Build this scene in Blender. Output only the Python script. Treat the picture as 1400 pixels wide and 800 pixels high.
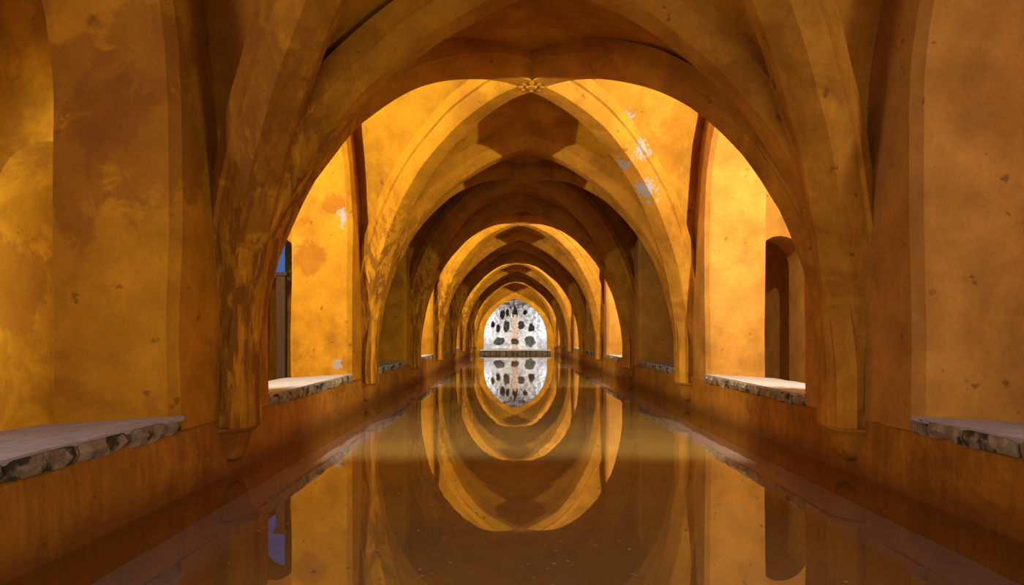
import bpy, bmesh, math, random
from mathutils import Vector, noise

random.seed(7)
for o in list(bpy.data.objects):
    bpy.data.objects.remove(o, do_unlink=True)
scene = bpy.context.scene
COL = scene.collection
PI = math.pi

# ------------------------------------------------------------------ camera
cam_d = bpy.data.cameras.new('camera')
cam = bpy.data.objects.new('camera', cam_d)
COL.objects.link(cam)
cam.location = (-0.19, 0.0, 0.883)
cam.rotation_euler = (PI / 2, 0, 0)
cam_d.sensor_width = 36.0
cam_d.lens = 934 / 1400 * 36
cam_d.shift_y = 58 / 1400
cam_d.shift_x = 0.0007
cam_d.clip_start = 0.05
scene.camera = cam

# ------------------------------------------------------------------ world, exposure
world = bpy.data.worlds.new('dusk')
scene.world = world
world.use_nodes = True
world.node_tree.nodes['Background'].inputs[0].default_value = (0.16, 0.36, 1.0, 1)
world.node_tree.nodes['Background'].inputs[1].default_value = 0.36
scene.view_settings.view_transform = 'Standard'
scene.view_settings.look = 'None'
scene.view_settings.exposure = 0.0
scene.view_settings.gamma = 1.0
LAMP_POWER = 420.0
LAMP_COLOR = (1.0, 0.98, 0.82)
FILL_POWER = 120.0        # the entrance behind the viewer
SIDE_FILL_POWER = 68.0      # each fill lamp added in a made-up side window beside the viewer

# ------------------------------------------------------------------ dimensions
WALL_X = 2.0          # half width of the tank
WALL_T = 0.67         # thickness of the arcade walls
BAY = 4.0
SPRING = 0.55
SILL_Z = 0.445
JAMB = 1.28           # half width of a side opening
def PY(k): return 4.42 + BAY * k
K0, K1 = -2, 7        # piers from behind the camera to the end wall
Y0, Y1 = PY(K0), PY(K1)

# ------------------------------------------------------------------ helpers
def nz(p, f=1.0, seed=0.0):
    return noise.noise(Vector((p[0] * f + seed, p[1] * f + seed * 1.7, p[2] * f - seed)))

def obj(name, bm, mat, parent=None, smooth=False, wob=0.0, wf=2.2):
    if wob:
        for v in bm.verts:
            p = v.co.copy()
            v.co += Vector((nz(p, wf, 3.1), nz(p, wf, 17.3), nz(p, wf, 41.7))) * wob
            v.co += Vector((nz(p, wf * 3.7, 5.1), nz(p, wf * 3.7, 27.3), nz(p, wf * 3.7, 61.7))) * wob * 0.35
    bmesh.ops.recalc_face_normals(bm, faces=bm.faces)
    me = bpy.data.meshes.new(name)
    bm.to_mesh(me)
    bm.free()
    me.materials.append(mat)
    if smooth:
        for p in me.polygons:
            p.use_smooth = True
        me.set_sharp_from_angle(angle=math.radians(32))
    o = bpy.data.objects.new(name, me)
    COL.objects.link(o)
    if parent:
        o.parent = parent
    return o

def empty(name, loc=(0, 0, 0)):
    o = bpy.data.objects.new(name, None)
    o.empty_display_size = 0.2
    o.location = loc
    COL.objects.link(o)
    return o

def tag(o, label=None, cat=None, group=None, kind=None):
    if label: o['label'] = label
    if cat: o['category'] = cat
    if group: o['group'] = group
    if kind: o['kind'] = kind
    return o

def box(bm, x0, x1, y0, y1, z0, z1):
    vs = [bm.verts.new(p) for p in ((x0, y0, z0), (x1, y0, z0), (x1, y1, z0), (x0, y1, z0),
                                    (x0, y0, z1), (x1, y0, z1), (x1, y1, z1), (x0, y1, z1))]
    for f in ((0, 3, 2, 1), (4, 5, 6, 7), (0, 1, 5, 4), (1, 2, 6, 5), (2, 3, 7, 6), (3, 0, 4, 7)):
        bm.faces.new([vs[i] for i in f])

def strip(bm, ra, rb):
    for i in range(len(ra) - 1):
        try:
            bm.faces.new((ra[i], ra[i + 1], rb[i + 1], rb[i]))
        except ValueError:
            pass

def grid(bm, rows):
    vr = [[bm.verts.new(p) for p in r] for r in rows]
    for a, b in zip(vr, vr[1:]):
        strip(bm, a, b)
    return vr

# ------------------------------------------------------------------ materials
def new_mat(name):
    m = bpy.data.materials.new(name)
    m.use_nodes = True
    nt = m.node_tree
    nt.nodes.clear()
    out = nt.nodes.new('ShaderNodeOutputMaterial')
    return m, nt, out

class NT:
    """small builder for node graphs"""
    def __init__(self, nt):
        self.nt = nt
        self.pos = nt.nodes.new('ShaderNodeNewGeometry').outputs['Position']
    def link(self, a, b): self.nt.links.new(a, b)
    def node(self, t, **kw):
        n = self.nt.nodes.new(t)
        for k, v in kw.items(): setattr(n, k, v)
        return n
    def mapped(self, scale=(1, 1, 1), loc=(0, 0, 0)):
        n = self.node('ShaderNodeMapping')
        n.inputs['Scale'].default_value = scale
        n.inputs['Location'].default_value = loc
        self.link(self.pos, n.inputs['Vector'])
        return n.outputs[0]
    def noise(self, scale, detail=6, rough=0.55, vec=None, dist=0.0):
        n = self.node('ShaderNodeTexNoise')
        n.inputs['Scale'].default_value = scale
        n.inputs['Detail'].default_value = detail
        n.inputs['Roughness'].default_value = rough
        n.inputs['Distortion'].default_value = dist
        self.link(vec if vec is not None else self.pos, n.inputs['Vector'])
        return n.outputs['Fac']
    def ramp(self, fac, a, b, va=0.0, vb=1.0):
        n = self.node('ShaderNodeMapRange')
        n.inputs['From Min'].default_value = a
        n.inputs['From Max'].default_value = b
        n.inputs['To Min'].default_value = va
        n.inputs['To Max'].default_value = vb
        self.link(fac, n.inputs['Value'])
        return n.outputs[0]
    def mix(self, fac, a, b, blend='MIX'):
        n = self.node('ShaderNodeMix', data_type='RGBA', blend_type=blend)
        for sock, v in ((n.inputs['Factor'], fac), (n.inputs[6], a), (n.inputs[7], b)):
            if hasattr(v, 'is_linked') or hasattr(v, 'links'):
                self.link(v, sock)
            elif isinstance(v, tuple):
                sock.default_value = v + (1,) if len(v) == 3 else v
            else:
                sock.default_value = v
        return n.outputs[2]
    def math(self, op, a, b=0.0, c=None):
        n = self.node('ShaderNodeMath', operation=op)
        for i, v in enumerate((a, b, c)):
            if v is None: continue
            if hasattr(v, 'links'): self.link(v, n.inputs[i])
            else: n.inputs[i].default_value = v
        return n.outputs[0]
    def near(self, p, r, stretch=(1, 1, 1)):
        """1 at point p falling to 0 at distance r"""
        m = self.mapped(stretch, tuple(-a * s for a, s in zip(p, stretch)))
        n = self.node('ShaderNodeVectorMath', operation='LENGTH')
        self.link(m, n.inputs[0])
        return self.ramp(n.outputs['Value'], 0.0, r, 1.0, 0.0)
    def bump(self, h, strength, dist):
        n = self.node('ShaderNodeBump')
        n.inputs['Strength'].default_value = strength
        n.inputs['Distance'].default_value = dist
        self.link(h, n.inputs['Height'])
        return n.outputs[0]
    def bsdf(self, out, color, rough=0.85, normal=None, spec=0.2):
        b = self.node('ShaderNodeBsdfPrincipled')
        if hasattr(color, 'links'): self.link(color, b.inputs['Base Color'])
        else: b.inputs['Base Color'].default_value = tuple(color) + (1,)
        b.inputs['Roughness'].default_value = rough
        b.inputs['Specular IOR Level'].default_value = spec
        if normal is not None: self.link(normal, b.inputs['Normal'])
        self.link(b.outputs[0], out.inputs['Surface'])
        return b

# patches where the paint has come off or where damp has stained it:  (point, radius, stretch)
PEEL = [((1.24, 7.38, 2.88), 0.30, (1, 1, 1)), ((1.03, 7.52, 2.76), 0.22, (1, 1, 1)), ((1.32, 7.68, 2.5), 0.3, (1, 1, 0.7)), ((1.06, 7.31, 3.22), 0.2, (1, 1, 1))]
STAIN = [((-2.13, 3.71, 1.95), 0.42, (1, 1, 1)), ((-2.5, 3.69, 2.22), 0.34, (1, 1, 1)), ((-2.56, 3.7, 1.8), 0.36, (1.6, 1, 0.8)),
         ((-2.14, 3.68, 2.4), 0.30, (1, 1, 1)), ((-2.35, 3.7, 2.1), 0.25, (1, 1, 1)), ((-2.45, 7.7, 1.75), 0.22, (1, 1, 1)), ((-2.2, 7.7, 2.35), 0.15, (1, 1, 1)), ((-3.37, 4.4, 1.2), 0.4, (1, 1, 1))]
SCUFF = [((-2.06, 7.7, 2.9), 0.16, (1, 1, 0.35)), ((-2.1, 7.7, 2.2), 0.2, (1.5, 1, 0.8)), ((-2.15, 7.7, 0.55), 0.15, (1, 1, 1))]

def plaster(name, base, stain, stain_amt=0.55, streak=0.0, damp=False, peel=(), stains=()):
    m, nt, out = new_mat(name)
    g = NT(nt)
    big = g.noise(0.9, 7, 0.6, dist=0.4)
    mid = g.noise(3.3, 8, 0.62)
    fine = g.noise(30, 6, 0.65)
    pat = g.noise(2.1, 10, 0.72, dist=0.8)
    pale = tuple(min(1, c * 1.2 + 0.004) for c in base)
    deep = tuple(c * 0.74 for c in base)
    c = g.mix(g.ramp(mid, 0.32, 0.68), pale, deep)
    c = g.mix(g.ramp(fine, 0.3, 0.75, 0.0, 0.35), c, tuple(x * 0.55 for x in base))
    c = g.mix(g.ramp(pat, 0.54, 0.60, 0.0, 0.4 * stain_amt), c, deep)
    c = g.mix(g.ramp(pat, 0.44, 0.38, 0.0, 0.3 * stain_amt), c, tuple(min(1, x * 1.3 + 0.01) for x in base))
    blot = g.math('MULTIPLY', g.ramp(big, 0.48, 0.56), g.ramp(pat, 0.42, 0.56))
    c = g.mix(g.math('MULTIPLY', blot, stain_amt), c, stain)
    if streak:
        sz = g.node('ShaderNodeSeparateXYZ'); g.link(g.pos, sz.inputs[0])
        low = g.ramp(sz.outputs['Z'], 2.75, 1.9)      # water runs leave marks on the upright feet of the ribs only
        sv = g.mapped((7.0, 7.0, 0.9), (3, 1, 7))
        st = g.noise(1.6, 6, 0.6, sv, 0.6)
        c = g.mix(g.math('MULTIPLY', low, g.ramp(st, 0.47, 0.55, 0.0, streak * 0.85)), c, tuple(x * 0.85 for x in stain))
        sp = g.noise(2.3, 6, 0.6, sv, 0.5)
        c = g.mix(g.math('MULTIPLY', low, g.ramp(sp, 0.54, 0.62, 0.0, streak * 0.6)), c, tuple(min(1, x * 1.45) for x in base))
    # small knocks and spatter
    sm = g.noise(8.5, 4, 0.5)
    c = g.mix(g.ramp(sm, 0.69, 0.72, 0.0, 0.6), c, tuple(x * 0.6 for x in stain))
    for p, r, s in stains:
        k = g.math('ADD', g.near(p, r * 1.25, s), g.ramp(g.noise(5.5, 9, 0.68, dist=0.6), 0.0, 1.0, -0.75, 0.75))
        c = g.mix(g.ramp(k, 0.24, 0.42, 0.0, 0.62), c, stain)
    for p, r, s in peel:
        k = g.math('ADD', g.near(p, r, s), g.ramp(g.noise(16, 8, 0.72), 0.0, 1.0, -1.5, 1.1))
        c = g.mix(g.ramp(k, 0.46, 0.5, 0.0, 0.9), c, (0.33, 0.30, 0.29))
    if damp:
        sep = g.node('ShaderNodeSeparateXYZ')
        g.link(g.pos, sep.inputs[0])
        lvl = g.math('ADD', sep.outputs['Z'], g.ramp(mid, 0.0, 1.0, -0.17, 0.17))
        c = g.mix(g.ramp(lvl, 0.16, 0.02, 0.0, 0.75), c, tuple(x * 0.7 for x in stain))
    h = g.math('ADD', g.math('MULTIPLY', mid, 1.0), g.math('MULTIPLY', fine, 0.25))
    g.bsdf(out, c, 0.8, g.bump(h, 0.5, 0.018), 0.15)
    return m

OCHRE = (0.52, 0.225, 0.005)
OCHRE_RIB = (0.53, 0.230, 0.014)
OCHRE_PALE = (0.54, 0.245, 0.033)
STAINC = (0.24, 0.082, 0.005)

M_wall_l = plaster('ochre plaster left wall', OCHRE, STAINC, 0.55, 0.0, stains=STAIN, peel=SCUFF)
M_wall_r = plaster('ochre plaster right wall', OCHRE_PALE, STAINC, 0.25)
RIB_STAIN = [((-1.8, 3.9, 2.3), 0.5, (1, 1, 0.4)), ((-1.95, 3.3, 2.4), 0.6, (1, 1, 0.5))]
M_rib_l = plaster('ochre plaster left ribs', OCHRE, STAINC, 0.5, 1.0, stains=RIB_STAIN)
M_rib_r = plaster('ochre plaster right ribs', OCHRE_RIB, STAINC, 0.5, 0.2, peel=PEEL)
M_cell_l = plaster('ochre plaster left vault', OCHRE, STAINC, 0.5, 0.8, stains=RIB_STAIN)
M_cell_r = plaster('ochre plaster right vault', OCHRE_RIB, STAINC, 0.4, 0.15, peel=PEEL)
M_dado = plaster('damp ochre plaster', (0.43, 0.175, 0.010), (0.20, 0.070, 0.006), 0.7, 0.3, damp=True)

def stone(name, a, b, moss=None, scale=9.0):
    m, nt, out = new_mat(name)
    g = NT(nt)
    n1 = g.noise(scale, 8, 0.65)
    n2 = g.noise(scale * 0.4, 5, 0.6)
    c = g.mix(g.ramp(n1, 0.35, 0.65), a, b)
    if moss:
        c = g.mix(g.ramp(n2, 0.52, 0.58), c, moss)
    g.bsdf(out, c, 0.9, g.bump(n1, 0.6, 0.03), 0.2)
    return m
M_sill = stone('worn limestone', (0.36, 0.33, 0.32), (0.47, 0.44, 0.42))
M_edge = stone('mossy limestone', (0.40, 0.31, 0.18), (0.17, 0.13, 0.07), (0.050, 0.050, 0.022), 14)
m, nt, out = new_mat('tufa'); g = NT(nt)
n1 = g.noise(7, 8, 0.65); n2 = g.noise(16, 6, 0.7, dist=1.2)
c = g.mix(g.ramp(n1, 0.35, 0.65), (0.80, 0.81, 0.82), (0.46, 0.46, 0.47))
sep = g.node('ShaderNodeSeparateXYZ'); g.link(g.pos, sep.inputs[0])
c = g.mix(g.math('MULTIPLY', g.ramp(n2, 0.55, 0.64), g.ramp(sep.outputs['Z'], 0.9, 1.3, 0.15, 0.85)), c, (0.12, 0.11, 0.11))
g.bsdf(out, c, 0.95, g.bump(n1, 0.6, 0.03), 0.1); M_rock = m
M_pink = stone('rosy tufa', (0.70, 0.50, 0.38), (0.50, 0.36, 0.28), None, 7)
M_kerb = stone('dark rubble', (0.20, 0.13, 0.07), (0.05, 0.035, 0.02), None, 8)
m, nt, out = new_mat('silt'); g = NT(nt)
n1 = g.noise(1.1, 6, 0.6); n2 = g.noise(5, 6, 0.6)
c = g.mix(g.ramp(n1, 0.38, 0.62), (0.32, 0.205, 0.045), (0.25, 0.165, 0.055))
c = g.mix(g.ramp(n2, 0.55, 0.75, 0, 0.5), c, (0.24, 0.15, 0.10))
sep = g.node('ShaderNodeSeparateXYZ'); g.link(g.pos, sep.inputs[0])
ex = g.math('ADD', g.math('ABSOLUTE', sep.outputs['X']), g.ramp(n1, 0, 1, -0.12, 0.12))
c = g.mix(g.ramp(ex, 1.58, 1.76), c, (0.32, 0.26, 0.25))
g.bsdf(out, c, 0.95); M_floor = m

m, nt, out = new_mat('dark metal'); g = NT(nt); g.bsdf(out, (0.02, 0.02, 0.02), 0.5); M_metal = m
m, nt, out = new_mat('old timber'); g = NT(nt)
g.bsdf(out, g.mix(g.noise(3, 6, 0.6, g.mapped((8, 8, 0.6))), (0.16, 0.085, 0.035), (0.07, 0.035, 0.015)), 0.8); M_wood = m
m, nt, out = new_mat('dry leaf'); g = NT(nt); g.bsdf(out, (0.30, 0.22, 0.14), 0.8); M_leaf = m

# water: a clear film over silt; how much it mirrors follows the angle
m, nt, out = new_mat('still water')
g = NT(nt)
geo = g.node('ShaderNodeNewGeometry')
dt = g.node('ShaderNodeVectorMath', operation='DOT_PRODUCT')
g.link(geo.outputs['Normal'], dt.inputs[0]); g.link(geo.outputs['Incoming'], dt.inputs[1])
fres = g.math('MULTIPLY_ADD', g.math('POWER', g.math('SUBTRACT', 1.0, g.math('ABSOLUTE', dt.outputs['Value'])), 5.0), 0.94, 0.06)
gl = g.node('ShaderNodeBsdfGlossy'); gl.inputs['Roughness'].default_value = 0.012
gl.inputs['Color'].default_value = (0.92, 0.90, 0.88, 1)
tr = g.node('ShaderNodeBsdfTransparent'); tr.inputs['Color'].default_value = (0.95, 0.93, 0.89, 1)
mx = g.node('ShaderNodeMixShader')
g.link(fres, mx.inputs[0]); g.link(tr.outputs[0], mx.inputs[1]); g.link(gl.outputs[0], mx.inputs[2])
bn = g.bump(g.noise(1.4, 2, 0.5), 0.04, 0.02)
g.link(bn, gl.inputs['Normal'])
g.link(mx.outputs[0], out.inputs['Surface'])
M_water = m

# ------------------------------------------------------------------ setting: tank, walls, passages
bm = bmesh.new(); box(bm, -WALL_X - 0.3, WALL_X + 0.3, Y0 - 0.3, Y1 + 0.3, -0.5, -0.19)
tag(obj('floor', bm, M_floor), 'silt covered bottom of the long tank, seen through the shallow water', None, None, 'structure')

bm = bmesh.new()
grid(bm, [[(-WALL_X + 0.02, y, 0), (WALL_X - 0.02, y, 0)] for y in (Y0, 10, 20, Y1 - 0.05)])
tag(obj('water', bm, M_water), 'still murky water filling the tank, mirroring the row of arches', 'water', None, 'stuff')

def hole_poly(n=14):
    """side opening, local (y, z): straight jambs then a nearly round arch"""
    sp, a = 2.15, 0.05
    R = JAMB + a
    th1 = math.acos(a / R)
    left = [(-JAMB, 0.36), (-JAMB, 0.9), (-JAMB, 1.5), (-JAMB, sp)]
    for i in range(1, n + 1):
        th = th1 * i / n
        left.append((a - R * math.cos(th), sp + R * math.sin(th)))
    right = [(-y, z) for y, z in reversed(left[:-1])]
    return left + right

def rect_poly(hp, hw, z0, z1):
    top = max(z for y, z in hp)
    res = []
    n = len(hp)
    mid = n // 2
    for i, (y, z) in enumerate(hp):
        if z <= 2.15 + 1e-6:
            res.append((math.copysign(hw, y), z))
        else:
            j = i if i <= mid else n - 1 - i
            k = (j - 3) / (mid - 3)
            if k < 0.5:
                res.append((math.copysign(hw, y), 2.15 + (z1 - 2.15) * k / 0.5))
            else:
                res.append((math.copysign(hw, y if y else -1) * (1 - (k - 0.5) / 0.5), z1))
    return res

def arcade_wall(side, mat):
    bm = bmesh.new()
    hp = hole_poly()
    rp = rect_poly(hp, BAY / 2, 0.36, 4.7)
    ch = 0.05
    xf, xb = side * WALL_X, side * (WALL_X + WALL_T)
    for k in range(K0, K1):
        yc = PY(k) + BAY / 2
        def off(p, d):      # grow the opening by d for the chamfer
            y, z = p
            if z <= 2.15: return (y + math.copysign(d, y), z)
            r = math.hypot(y, z - 2.15); return (y * (r + d) / r, 2.15 + (z - 2.15) * (r + d) / r)
        outer = [(xf, yc + y, z) for y, z in rp]
        c1 = [(xf, yc + off(p, ch)[0], off(p, ch)[1]) for p in hp]
        c2 = [(xf + side * ch, yc + y, z) for y, z in hp]
        mid = [(xf + side * (ch + i * 0.155), yc + y, z) for i in (1, 2, 3) for y, z in hp]
        n = len(hp)
        c3 = [(xb, yc + y, z) for y, z in hp]
        back = [(xb, yc + y, z) for y, z in rp]
        half = [tuple((Vector(a) + Vector(b)) / 2) for a, b in zip(outer, c1)]
        grid(bm, [outer, half, c1, c2, mid[:n], mid[n:2 * n], mid[2 * n:], c3, back])
    bmesh.ops.remove_doubles(bm, verts=bm.verts, dist=0.0005)
    return obj('wall_left' if side < 0 else 'wall_right', bm, mat, wob=0.022, wf=1.3, smooth=True)

wl = tag(arcade_wall(-1, M_wall_l), 'ochre plastered left arcade wall pierced by round-arched openings', None, None, 'structure')
wr = tag(arcade_wall(1, M_wall_r), 'ochre plastered right arcade wall pierced by round-arched openings', None, None, 'structure')

for side, par in ((-1, wl), (1, wr)):
    bm = bmesh.new()
    ys = [Y0 + (Y1 - Y0) * i / 150 for i in range(151)]
    xo, xi = side * (WALL_X + WALL_T), side * WALL_X
    grid(bm, [[(xo, y, -0.4) for y in ys], [(xo, y, 0.36) for y in ys], [(xi + side * 0.03, y, 0.37) for y in ys],
              [(xi, y, 0.34) for y in ys], [(xi - side * 0.01, y, 0.22) for y in ys],
              [(xi - side * 0.01, y, 0.08) for y in ys], [(xi, y, -0.4) for y in ys]])
    obj('dado', bm, M_dado, par, True, 0.022, 2.6)

def cross_wall(side, y, mat):
    """wall across the side passage with a small arched doorway"""
    x0, x1 = WALL_X + WALL_T - 0.02, 3.62
    hx0, hx1, sp, ap = 2.72, 3.37, 1.72, 2.08
    bm = bmesh.new()
    pts = [(hx0, 0.2), (hx0, 1.0), (hx0, sp)]
    xc, r = (hx0 + hx1) / 2, (hx1 - hx0) / 2
    for i in range(1, 12):
        th = PI - PI * i / 12
        pts.append((xc + r * math.cos(th), sp + (ap - sp) * math.sin(th)))
    pts += [(hx1, sp), (hx1, 1.0), (hx1, 0.2)]
    out = []
    n = len(pts)
    for i, (x, z) in enumerate(pts):
        if i <= 2: out.append((x0, z))
        elif i >= n - 3: out.append((x1, z))
        else:
            k = (i - 2) / (n - 5)
            out.append((x0 + (x1 - x0) * k, 3.7))
    ya, yb = y - 0.26, y + 0.28
    f = lambda P, yy: [(side * x, yy, z) for x, z in P]
    grid(bm, [f(out, ya), f(pts, ya), f(pts, (ya + yb) / 2), f(pts, yb), f(out, yb)])
    return obj('wall_left_cross' if side < 0 else 'wall_right_cross', bm, mat, None, True, 0.015)

for side, mat, nm in ((-1, M_wall_l, 'left'), (1, M_wall_r, 'right')):
    xa, xb = sorted((side * 3.6, side * 3.9))
    bm = bmesh.new()
    if side > 0:
        box(bm, xa, xb, Y0, 0.3, -0.3, 4.0); box(bm, xa, xb, 2.1, Y1 + 2.0, -0.3, 4.0)
        box(bm, xa, xb, 0.3, 2.1, -0.3, 1.2); box(bm, xa, xb, 0.3, 2.1, 3.0, 4.0)  # opening near the viewer added for the side fill lamp
    else:               # an opening to the evening sky beyond the second pier
        box(bm, xa, xb, Y0, 0.3, -0.3, 4.0); box(bm, xa, xb, 0.3, 2.1, -0.3, 1.2); box(bm, xa, xb, 0.3, 2.1, 3.0, 4.0)  # gap beside the viewer made up to admit the left fill lamp
        box(bm, xa, xb, 2.1, 9.2, -0.3, 4.0); box(bm, xa, xb, 11.2, Y1 + 2.0, -0.3, 4.0)
        box(bm, xa, xb, 9.2, 11.2, -0.3, 1.72); box(bm, xa, xb, 9.2, 11.2, 3.0, 4.0)
    tag(obj('wall_%s_outer' % nm, bm, mat), 'outer wall of the %s side passage' % nm, None, None, 'structure')
    xa, xb = sorted((side * (WALL_X + WALL_T - 0.02), side * 3.7))
    bm = bmesh.new(); box(bm, xa, xb, Y0, Y1 + 2.0, -0.3, 0.2)
    tag(obj('floor_%s_passage' % nm, bm, M_sill), 'paved floor of the %s side passage' % nm, None, None, 'structure')
    bm = bmesh.new()
    rows = []
    for y in [Y0 + (Y1 + 2 - Y0) * i / 30 for i in range(31)]:
        rows.append([(side * (3.13 + 0.6 * math.cos(PI * i / 10)), y, 3.05 + 0.45 * math.sin(PI * i / 10)) for i in range(11)])
    grid(bm, rows)
    tag(obj('ceiling_blocker_%s_passage' % nm, bm, mat, None, True), 'barrel vault over the %s side passage' % nm, None, None, 'structure')
    for k in range(K0, K1 + 1):
        tag(cross_wall(side, PY(k) + 0.05, mat), 'plastered cross wall with an arched doorway in the %s side passage' % nm, None, None, 'structure')

bm = bmesh.new(); box(bm, -4.0, 4.0, Y0 - 0.4, Y1 + 2.2, 4.6, 4.8)  # unseen slab added over everything so no sky light leaks in
tag(obj('ceiling_blocker', bm, M_cell_l), 'unseen slab added above the vaults to keep sky light out', None, None, 'structure')
bm = bmesh.new(); box(bm, -4.0, -1.3, Y0 - 0.4, Y0, -0.4, 4.8); box(bm, 1.3, 4.0, Y0 - 0.4, Y0, -0.4, 4.8); box(bm, -1.3, 1.3, Y0 - 0.4, Y0, 2.9, 4.8); box(bm, -1.3, 1.3, Y0 - 0.4, Y0, -0.4, 0.3)
tag(obj('wall_back', bm, M_wall_l), 'plastered end wall with the entrance, behind the viewer', None, None, 'structure')

# ------------------------------------------------------------------ ribs and vault cells
PROF = [(-0.20, 0.26), (-0.20, 0.135), (-0.175, 0.125), (-0.165, 0.10), (-0.105, 0.012), (-0.09, 0.0),
        (0.0, -0.004), (0.09, 0.0), (0.105, 0.012), (0.165, 0.10), (0.175, 0.125), (0.20, 0.135), (0.20, 0.26)]
DR = 2.68             # radius of the diagonal ribs
T_HS, T_A = 1.91, 0.80
T_R = T_HS + T_A
T_Z = 0.585
T_TH = math.acos(T_A / T_R)

def diag_pt(th, e=0.0):        # (distance from key, z, outward normal)
    return (DR + e) * math.cos(th), SPRING - 0.01 + (DR + e) * math.sin(th)
def trans_pt(th, e=0.0):       # (distance from centre line, z)
    if e and abs(th - T_TH) < 1e-6:
        return 0.0, T_Z + T_R * math.sin(th) + e / math.sin(th)
    return max(0.0, -T_A + (T_R + e) * math.cos(th)), T_Z + (T_R + e) * math.sin(th)

def rib(curve, foot, frame, n=34):
    """rows of profile points: straight foot, then curve(th_fraction, e)"""
    rows = []
    hor0 = curve(0.0, 0.0)
    for z in (foot, (foot + hor0[1]) / 2):
        rows.append([frame(curve(0.0, e)[0], w, z) for w, e in PROF])
    for i in range(n + 1):
        u = i / n
        rows.append([frame(curve(u, e)[0], w, curve(u, e)[1]) for w, e in PROF])
    return rows

FOOT = 0.30
def transverse_arch(k, label):
    y = PY(k)
    root = empty('transverse_arch', (0, y, 0))
    tag(root, label, 'arch', None)
    for s in (-1, 1):
        bm = bmesh.new()
        grid(bm, rib(lambda u, e: trans_pt(u * T_TH, e), FOOT, lambda h, w, z: (s * h, w * 1.08, z)))
        for v in bm.verts:
            if k == 0: v.co.x += 0.10 * min(1, max(0, (v.co.z - 0.6) / 2.6))
            v.co.y += y
        o = obj('arch_half', bm, M_rib_l if s < 0 else M_rib_r, None, True, 0.013)
        o.parent = root; o.location = (0, -y, 0)
    return root

def P_curve(u, sx, sy, yc):
    s, z = diag_pt(u * PI / 2, 0.21)
    return Vector((sx * s * 0.7071, yc + sy * s * 0.7071, z))
def Q_trans(u, sx, sy, yc):
    h, z = trans_pt(u * T_TH, 0.21)
    return Vector((sx * h, yc + sy * BAY / 2, z))
LUN_SP, LUN_HS, LUN_AP = 2.0, 1.80, 4.05
def Q_wall(u, sx, sy, yc):
    zP = diag_pt(u * PI / 2, 0.21)[1]
    z0, zt = diag_pt(0, 0.21)[1], diag_pt(PI / 2, 0.21)[1]
    z = z0 + (zP - z0) / (zt - z0) * (LUN_AP - z0)
    H = LUN_AP - LUN_SP
    a = (H * H - LUN_HS ** 2) / (2 * LUN_HS)
    R = LUN_HS + a
    hw = LUN_HS if z <= LUN_SP else max(0.0, math.sqrt(max(0, R * R - (z - LUN_SP) ** 2)) - a)
    return Vector((sx * (WALL_X + 0.03), yc + sy * hw, z))

def cell(fa, fb, bulge=0.05, n=26, mseg=9):
    """two ruled half cells meeting at a ridge; fa/fb give (rib point, border point)"""
    bm = bmesh.new()
    for f in (fa, fb):
        rows = []
        for i in range(n + 1):
            u = 1 - (1 - i / n) ** 1.25
            p, q = f(u)
            row = []
            for j in range(mseg + 1):
                v = j / mseg
                pt = p.lerp(q, v)
                pt.z += bulge * math.sin(PI * v) * math.sin(PI * min(1, u * 1.0)) if u < 1 else 0
                row.append(tuple(pt))
            rows.append(row)
        grid(bm, rows)
    return bm

def rib_vault(k, label, lit):
    yc = PY(k) + BAY / 2
    root = empty('rib_vault', (0, yc, 0))
    tag(root, label, 'vault', None)
    def add(name, bm, mat, wob):
        o = obj(name, bm, mat, None, True, wob)
        o.parent = root; o.location = (0, -yc, 0)
        return o
    for sx in (-1, 1):
        for sy in (-1, 1):
            bm = bmesh.new()
            c = 0.70710678
            # along = direction key -> pier, across = perpendicular
            grid(bm, rib(lambda u, e: diag_pt(u * PI / 2, e), FOOT,
                         lambda h, w, z: (sx * c * h - sy * c * w, yc + sy * c * h + sx * c * w, z)))
            add('diagonal_rib', bm, M_rib_l if sx < 0 else M_rib_r, 0.012)
    for sy in (-1, 1):
        bm = cell(lambda u: (P_curve(u, -1, sy, yc), Q_trans(u, -1, sy, yc)),
                  lambda u: (P_curve(u, 1, sy, yc), Q_trans(u, 1, sy, yc)))
        add('vault_cell', bm, M_cell_l, 0.018)
    for sx in (-1, 1):
        bm = cell(lambda u: (P_curve(u, sx, -1, yc), Q_wall(u, sx, -1, yc)),
                  lambda u: (P_curve(u, sx, 1, yc), Q_wall(u, sx, 1, yc)), 0.03)
        add('vault_cell', bm, M_cell_l if sx < 0 else M_cell_r, 0.018)
    # carved boss at the crossing: petals around a knob
    bm = bmesh.new()
    zt = SPRING + DR
    R = [(0.0, -0.03), (0.04, -0.028), (0.06, -0.012), (0.08, -0.02), (0.11, -0.016), (0.135, 0.0), (0.14, 0.04), (0.14, 0.10)]
    rows = []
    for r, dz in R:
        rows.append([(r * (1 + 0.07 * math.cos(8 * a) * (r > 0.07)) * math.cos(a), yc + r * (1 + 0.07 * math.cos(8 * a) * (r > 0.07)) * math.sin(a),
                      zt + dz - 0.007 * (r > 0.07) * math.cos(8 * a)) for a in [2 * PI * i / 48 for i in range(49)]])
    grid(bm, rows)
    bmesh.ops.remove_doubles(bm, verts=bm.verts, dist=0.0005)
    add('boss', bm, M_rib_r, 0.006)
    return root

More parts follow.
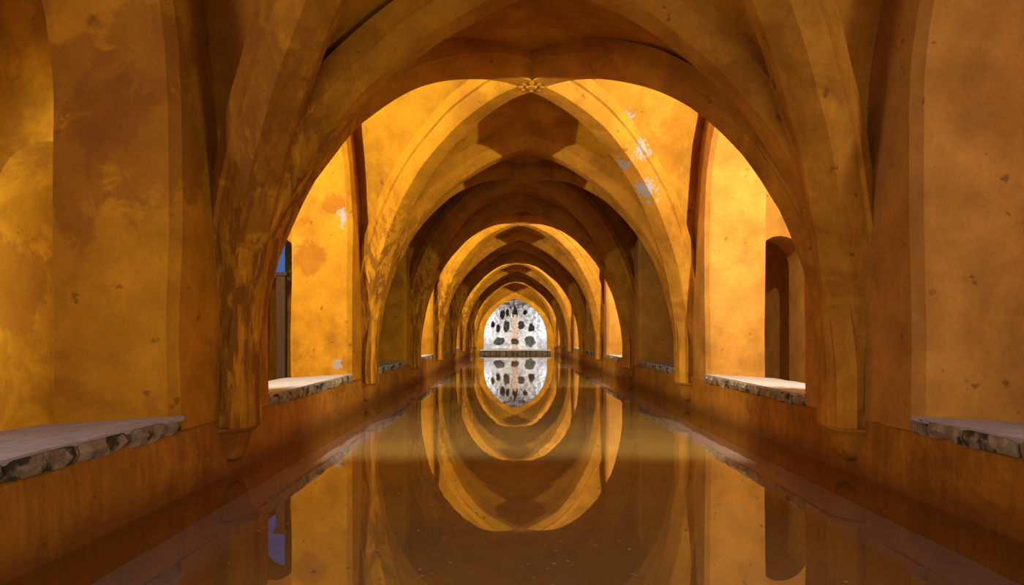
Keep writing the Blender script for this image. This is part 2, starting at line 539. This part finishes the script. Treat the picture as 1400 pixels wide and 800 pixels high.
ORD = ['nearest', 'second', 'third', 'fourth', 'fifth', 'sixth', 'seventh']
for k in range(-1, 7):
    if k >= 0:
        transverse_arch(k, ['dark foreground pointed arch, the largest one, spanning the tank',
                            'second pointed arch from the viewer, side faces catching lamplight and dark at its tip',
                            'third pointed arch from the viewer, brown and mostly in shadow',
                            'fourth pointed arch from the viewer, just beyond the second pair of lit openings',
                            'fifth pointed arch from the viewer, small and deep in shadow',
                            'sixth pointed arch from the viewer, near the end of the tank',
                            'seventh and last pointed arch before the white grotto'][k])
    else:
        transverse_arch(k, 'pointed arch overhead of the viewer at the upper frame')
    rib_vault(k, ['shadowed rib vault overhead in front of the viewer, with stained brown streaks',
                  'brightly lit first golden rib vault with flaking paint on its right cell',
                  'shadowed brown rib vault between the second and third pointed arches',
                  'second golden lit rib vault, beyond the third pointed arch',
                  'dark rib vault between the fourth and fifth pointed arches',
                  'third golden lit rib vault, small, beyond the fifth pointed arch',
                  'dark rib vault between the sixth and seventh pointed arches',
                  'last small rib vault right in front of the white grotto'][k + 1], k % 2 == 0)
rib_vault(-2, 'rib vault behind the viewer', True)

# ------------------------------------------------------------------ corbels under the rib feet
def corbel(k, side, label):
    y = PY(k)
    root = empty('corbel', (side * WALL_X, y, 0))
    tag(root, label, 'corbel', 'corbels under the rib feet')
    prof = [(0.0, 0.07), (0.05, 0.075), (0.08, 0.10), (0.10, 0.14), (0.115, 0.20), (0.135, 0.262), (0.14, 0.272),
            (0.165, 0.276), (0.172, 0.288), (0.165, 0.30), (0.145, 0.304), (0.15, 0.33), (0.15, 0.36), (0.14, 0.40), (0.11, 0.44)]
    rows = []
    for r, z in prof:
        rows.append([(-side * r * math.sin(a) * 0.95 , r * 1.35 * math.cos(a), z) for a in [PI * i / 16 for i in range(17)]])
    def sub(name, lo, hi):
        bm = bmesh.new()
        grid(bm, [[(p[0] + side * WALL_X + side * 0.0, p[1] + y, p[2]) for p in r] for r in rows[lo:hi]])
        o = obj(name, bm, M_dado, None, True, 0.014, 4.0)
        o.parent = root; o.location = (-side * WALL_X, -y, 0)
    sub('bracket', 0, 7); sub('moulding', 6, 12); sub('cap', 11, 15)
    return root
for k in range(0, 7):
    for side, nm in ((-1, 'left'), (1, 'right')):
        corbel(k, side, 'plastered moulded corbel low on the %s wall under the %s pointed arch' % (nm, ORD[k] if k else 'large foreground'))

# ------------------------------------------------------------------ sills
def sill(k, side, label):
    yc = PY(k) + BAY / 2
    root = empty('stone_sill', (side * WALL_X, yc, 0.36))
    tag(root, label, 'sill', 'stone sills of the side openings')
    n1, n2 = 22, 8
    rows = []
    xin, xout = WALL_X - 0.005, WALL_X + WALL_T + 0.1
    hy = JAMB + 0.05
    rng = random.Random(k * 2 + side)
    for i in range(n1 + 1):
        y = yc - hy + 2 * hy * i / n1
        row = []
        dx = 0.018 * nz((y, side, k), 3.0, 2)
        row.append((side * (xin + dx), y, SILL_Z - 0.03))
        for j in range(n2 + 1):
            x = xin + dx + (xout - xin) * j / n2
            z = SILL_Z + 0.006 * nz((x, y, side), 4) + (-0.006 if j == 0 else 0) - 0.05 * j / n2
            row.append((side * x, y, z))
        row.append((side * xout, y, 0.3))
        rows.append(row)
    bm = bmesh.new(); grid(bm, rows)
    o = obj('slab', bm, M_sill, None, True); o.parent = root; o.location = (-side * WALL_X, -yc, -0.36)
    # rough edging stones below the slab's lip
    y = yc - hy
    while y < yc + hy - 0.05:
        L = rng.uniform(0.20, 0.42) if k < 4 else 0.6
        L = min(L, yc + hy - y)
        bm = bmesh.new()
        seg = 7
        f = rng.uniform(-0.012, 0.012)
        rr = []
        for i in range(seg + 1):
            yy = y + 0.006 + (L - 0.012) * i / seg
            e = 0.02 if i in (0, seg) else 0.0
            q = lambda sc, sd: sc * nz((yy * 9, side * 3, sd), 1, sd)
            rr.append([(side * (WALL_X + 0.12), yy, 0.35), (side * (WALL_X - 0.012 + e + f + q(0.02, 1)), yy, 0.352 + q(0.02, 4)),
                       (side * (WALL_X - 0.022 + e + f + q(0.025, 2)), yy, 0.39), (side * (WALL_X - 0.014 + e + f + q(0.02, 3)), yy, 0.428 - e * 0.3),
                       (side * (WALL_X + 0.12), yy, 0.43)])
        grid(bm, rr)
        bm.faces.new(bm.verts[i] for i in range(5)) if False else None
        bm.verts.ensure_lookup_table()
        bm.faces.new([bm.verts[i] for i in range(5)]); bm.faces.new([bm.verts[len(bm.verts) - 5 + i] for i in range(5)])
        o = obj('edging_stone', bm, M_edge, None, False); o.parent = root; o.location = (-side * WALL_X, -yc, -0.36)
        y += L
    return root
SILLW = {-1: 'grey stone sill with mossy edging in the foreground of the %s wall',
         0: 'brightly lit pale sill of the first glowing opening in the %s wall',
         1: 'dim grey sill of the shadowed opening beyond the first glowing one in the %s wall',
         2: 'pale sill of the second glowing opening in the %s wall',
         3: 'dim sill beyond the second glowing opening in the %s wall',
         4: 'small sill of the third glowing opening in the %s wall',
         5: 'tiny dim sill beyond the third glowing opening in the %s wall',
         6: 'tiny sill of the last opening in the %s wall before the grotto'}
for k in range(-1, 7):
    for side, nm in ((-1, 'left'), (1, 'right')):
        sill(k, side, SILLW[k] % nm)

# ------------------------------------------------------------------ end wall and grotto
def end_wall():
    bm = bmesh.new()
    hw, zb, za = 1.51, 0.19, 2.60
    H = za - 0.75
    a = (H * H - hw * hw) / (2 * hw)
    R = hw + a
    pts = [(-hw, zb), (-hw, 0.75)]
    t1 = math.acos(a / R)
    for i in range(1, 15):
        th = t1 * i / 14
        pts.append((a - R * math.cos(th), 0.75 + R * math.sin(th)))
    pts += [(-x, z) for x, z in reversed(pts[:-1])]
    outp = []
    n = len(pts)
    for i, (x, z) in enumerate(pts):
        j = i if i <= n // 2 else n - 1 - i
        s = -1 if i <= n // 2 else 1
        if j <= 1: outp.append((s * 2.7, z))
        else:
            k = (j - 1) / (n // 2 - 1)
            outp.append((s * 2.7, 0.75 + 3.9 * k / 0.5) if k < 0.5 else (s * 2.7 * (1 - (k - 0.5) / 0.5), 4.65))
    ya, yb = Y1, Y1 + 0.36
    f = lambda P, y: [(x, y, z) for x, z in P]
    grid(bm, [f(outp, ya), f(pts, ya), f(pts, (ya + yb) / 2), f(pts, yb), f(outp, yb)])
    box(bm, -2.7, 2.7, ya, yb, -0.4, zb - 0.01)
    return obj('wall_far', bm, M_wall_l, None, True, 0.01)
tag(end_wall(), 'plastered end wall with a pointed arch open to the grotto', None, None, 'structure')

root = tag(empty('stone_kerb', (0, Y1 - 0.75, 0)), 'long low rubble kerb across the far end of the water', 'kerb')
bm = bmesh.new(); box(bm, -1.66, 1.66, -0.16, 0.74, 0.13, 0.20)
bmesh.ops.bevel(bm, geom=list(bm.edges), offset=0.02, segments=2, affect='EDGES')
obj('coping', bm, M_sill, root, False, 0.008, 5)
rng = random.Random(5)
x = -1.66
while x < 1.6:
    L = min(rng.uniform(0.16, 0.30), 1.66 - x)
    bm = bmesh.new(); box(bm, x + 0.006, x + L - 0.006, -0.14 + rng.uniform(-0.02, 0.02), 0.7, -0.15, 0.135)
    bmesh.ops.bevel(bm, geom=list(bm.edges), offset=0.02, segments=2, affect='EDGES')
    obj('rubble_stone', bm, M_kerb, root, False, 0.015, 7)
    x += L

GY = Y1 + 1.25
HOLES = [(-0.77, 0.55, 0.24, 0.17), (-0.02, 0.55, 0.16, 0.14), (0.72, 0.56, 0.23, 0.24),
         (-0.84, 1.22, 0.08, 0.17), (-0.42, 1.30, 0.14, 0.23), (0.30, 1.36, 0.16, 0.18), (0.80, 1.24, 0.13, 0.17),
         (-0.62, 1.87, 0.11, 0.20), (-0.38, 1.98, 0.07, 0.14), (0.0, 1.90, 0.11, 0.34), (0.5, 2.0, 0.09, 0.10), (-1.1, 1.4, 0.08, 0.12)]
root = tag(empty('grotto', (0, GY, 0)), 'white rocky grotto with dark holes framed by the end arch', 'grotto')
def rock_face():
    bm = bmesh.new()
    nx, nzv = 150, 130
    rows = []
    for j in range(nzv + 1):
        z = 0.05 + 3.1 * j / nzv
        row = []
        for i in range(nx + 1):
            x = -2.2 + 4.4 * i / nx
            up = min(1, max(0, (z - 0.95) / 0.3))
            d = 0.05 * nz((x, 0, z), 2.2, 3) + (0.03 + 0.10 * up) * nz((x, 0, z), 6.5, 11) + (0.01 + 0.05 * up) * nz((x, 0, z), 14, 7)
            for hx, hz, rx, rz in HOLES:
                r = math.hypot((x - hx) / rx, (z - hz) / rz) + 0.35 * nz((x, 2, z), 7, 9)
                if r < 1.15:
                    d -= 0.68 * min(1, max(0, (1.15 - r) / 0.16))
                elif r < 1.6:
                    d += 0.04 * (1.6 - r) / 0.45
            row.append((x, -d, z))
        rows.append(row)
    grid(bm, rows)
    return bm
obj('rock_face', rock_face(), M_rock, root, True)
bm = bmesh.new()
rows = []
for j in range(30):
    z = 0.12 + 1.75 * j / 29
    w = 0.17 + 0.05 * math.sin(j * 1.3) - 0.06 * (j / 29)
    gap = abs(z - 0.55) < 0.14
    rows.append([(w * math.cos(PI - PI * i / 10) + 0.03 * nz((i, j, 0), 0.7), (-0.12 * math.sin(PI * i / 10) if not gap else 0.45) , z) for i in range(11)])
grid(bm, rows)
obj('carved_column', bm, M_pink, root, True, 0.03, 4)
bm = bmesh.new()
grid(bm, [[(-1.05 + 0.75 * i / 12, -0.22 - 0.10 * math.sin(PI * i / 12) * math.sin(PI * j / 5), 0.20 + 0.16 * j / 5 - 0.04 * i / 12) for i in range(13)] for j in range(6)])
obj('basin_rim', bm, M_rock, root, True, 0.02, 5)
bm = bmesh.new()
box(bm, -2.4, -2.2, Y1 + 0.3, Y1 + 2.1, -0.3, 4.7); box(bm, 2.2, 2.4, Y1 + 0.3, Y1 + 2.1, -0.3, 4.7); box(bm, -2.4, 2.4, Y1 + 2.0, Y1 + 2.2, -0.3, 4.7)
tag(obj('wall_grotto', bm, M_rock), 'rock walls closing the grotto at the sides', None, None, 'structure')
bm = bmesh.new(); box(bm, -2.3, 2.3, Y1 + 0.3, Y1 + 2.1, -0.3, 0.08)
tag(obj('floor_grotto', bm, M_rock), 'rock floor of the grotto', None, None, 'structure')

# ------------------------------------------------------------------ lamps (only the floodlights have fixtures; the side fills are added)
def floodlight(k, side, power, label):
    y = PY(k) + BAY / 2 - JAMB + 0.11
    x, z = side * (WALL_X + 0.50), 2.86
    root = empty('floodlight', (x, y + 0.10, z))
    tag(root, label, 'lamp', 'floodlights hidden on the jambs')
    bm = bmesh.new()
    box(bm, -0.09, 0.09, -0.06, -0.005, -0.06, 0.06)
    bmesh.ops.bevel(bm, geom=list(bm.edges), offset=0.012, segments=2, affect='EDGES')
    obj('housing', bm, M_metal, root)
    bm = bmesh.new(); box(bm, -0.02, 0.02, -0.125, -0.055, -0.015, 0.015)
    obj('bracket', bm, M_metal, root)
    ld = bpy.data.lights.new('floodlight_beam', 'SPOT')
    ld.energy = power; ld.color = LAMP_COLOR
    ld.spot_size = math.radians(172); ld.spot_blend = 0.22; ld.shadow_soft_size = 0.02
    lo = bpy.data.objects.new('floodlight_beam', ld)
    COL.objects.link(lo)
    lo.parent = root; lo.location = (0, 0.03, 0.0); lo.rotation_euler = (PI / 2, 0, 0)
    return root
for k in (0, 2, 4, 6):
    for side, nm in ((-1, 'left'), (1, 'right')):
        floodlight(k, side, LAMP_POWER * (1.0 if side < 0 else 1.15) ,
                   'small black floodlight high on the near jamb of the %s glowing opening, %s wall' % ({0: 'first', 2: 'second', 4: 'third', 6: 'last'}[k], nm))

def lamp(name, loc, rot, size, power, color):
    ld = bpy.data.lights.new(name, 'AREA')
    ld.energy = power; ld.color = color; ld.size = size
    lo = bpy.data.objects.new(name, ld); COL.objects.link(lo)
    lo.location = loc; lo.rotation_euler = rot
    return lo
for side in (-1, 1):
    lamp('grotto_light', (side * 1.85, Y1 + 0.5, 1.5), (PI / 2, 0, side * math.radians(35)), 0.9, 37, (0.80, 0.90, 1.0))
lamp('entrance_light', (0, Y0 - 0.3, 1.6), (PI / 2, 0, 0), 2.4, FILL_POWER, (1.0, 0.88, 0.88))
for side in (-1, 1):
    lamp('side_fill_light', (side * 3.85, 1.2, 2.1), (PI / 2, 0, side * PI / 2), 1.7, SIDE_FILL_POWER, (1.0, 0.86, 0.84))  # fill lamps added in invented windows to brighten the near water and walls
# strip lamp upright on the outer face of the first left pier, lighting the passage beyond the sill
ld = bpy.data.lights.new('passage_light', 'AREA')
ld.shape = 'RECTANGLE'; ld.size = 0.08; ld.size_y = 1.9; ld.energy = 11; ld.color = LAMP_COLOR
lo = bpy.data.objects.new('passage_light', ld); COL.objects.link(lo)
lo.location = (-2.76, 3.92, 1.3); lo.rotation_euler = (PI / 2, 0, math.radians(55))

o = empty('timber_post', (-3.2, 8.95, 0.2))
tag(o, 'upright weathered timber beyond the first glowing left opening, below a blue patch of sky', 'post')
bm = bmesh.new(); box(bm, -0.06, 0.06, -0.05, 0.05, 0.0, 1.46)
bmesh.ops.bevel(bm, geom=list(bm.edges), offset=0.008, segments=1, affect='EDGES')
obj('post', bm, M_wood, o, False, 0.004, 6)
bm = bmesh.new(); box(bm, -0.09, 0.09, -0.07, 0.07, 1.455, 1.50)
obj('cap', bm, M_wood, o)

# ------------------------------------------------------------------ flecks floating on the water
bm = bmesh.new()
rng = random.Random(11)
for i in range(420):
    y = rng.uniform(2.3, 6.5); x = rng.gauss(0.0, 0.8)
    if abs(x) > 1.85: continue
    r = rng.uniform(0.003, 0.010)
    a0 = rng.uniform(0, 6.28)
    vs = [bm.verts.new((x + r * rng.uniform(0.6, 1.4) * math.cos(a0 + j * 1.257), y + r * rng.uniform(0.6, 1.4) * math.sin(a0 + j * 1.257), 0.003)) for j in range(5)]
    bm.faces.new(vs)
tag(obj('floating_flecks', bm, M_leaf), 'tiny pale flecks drifting on the dark near water', 'debris', None, 'stuff')
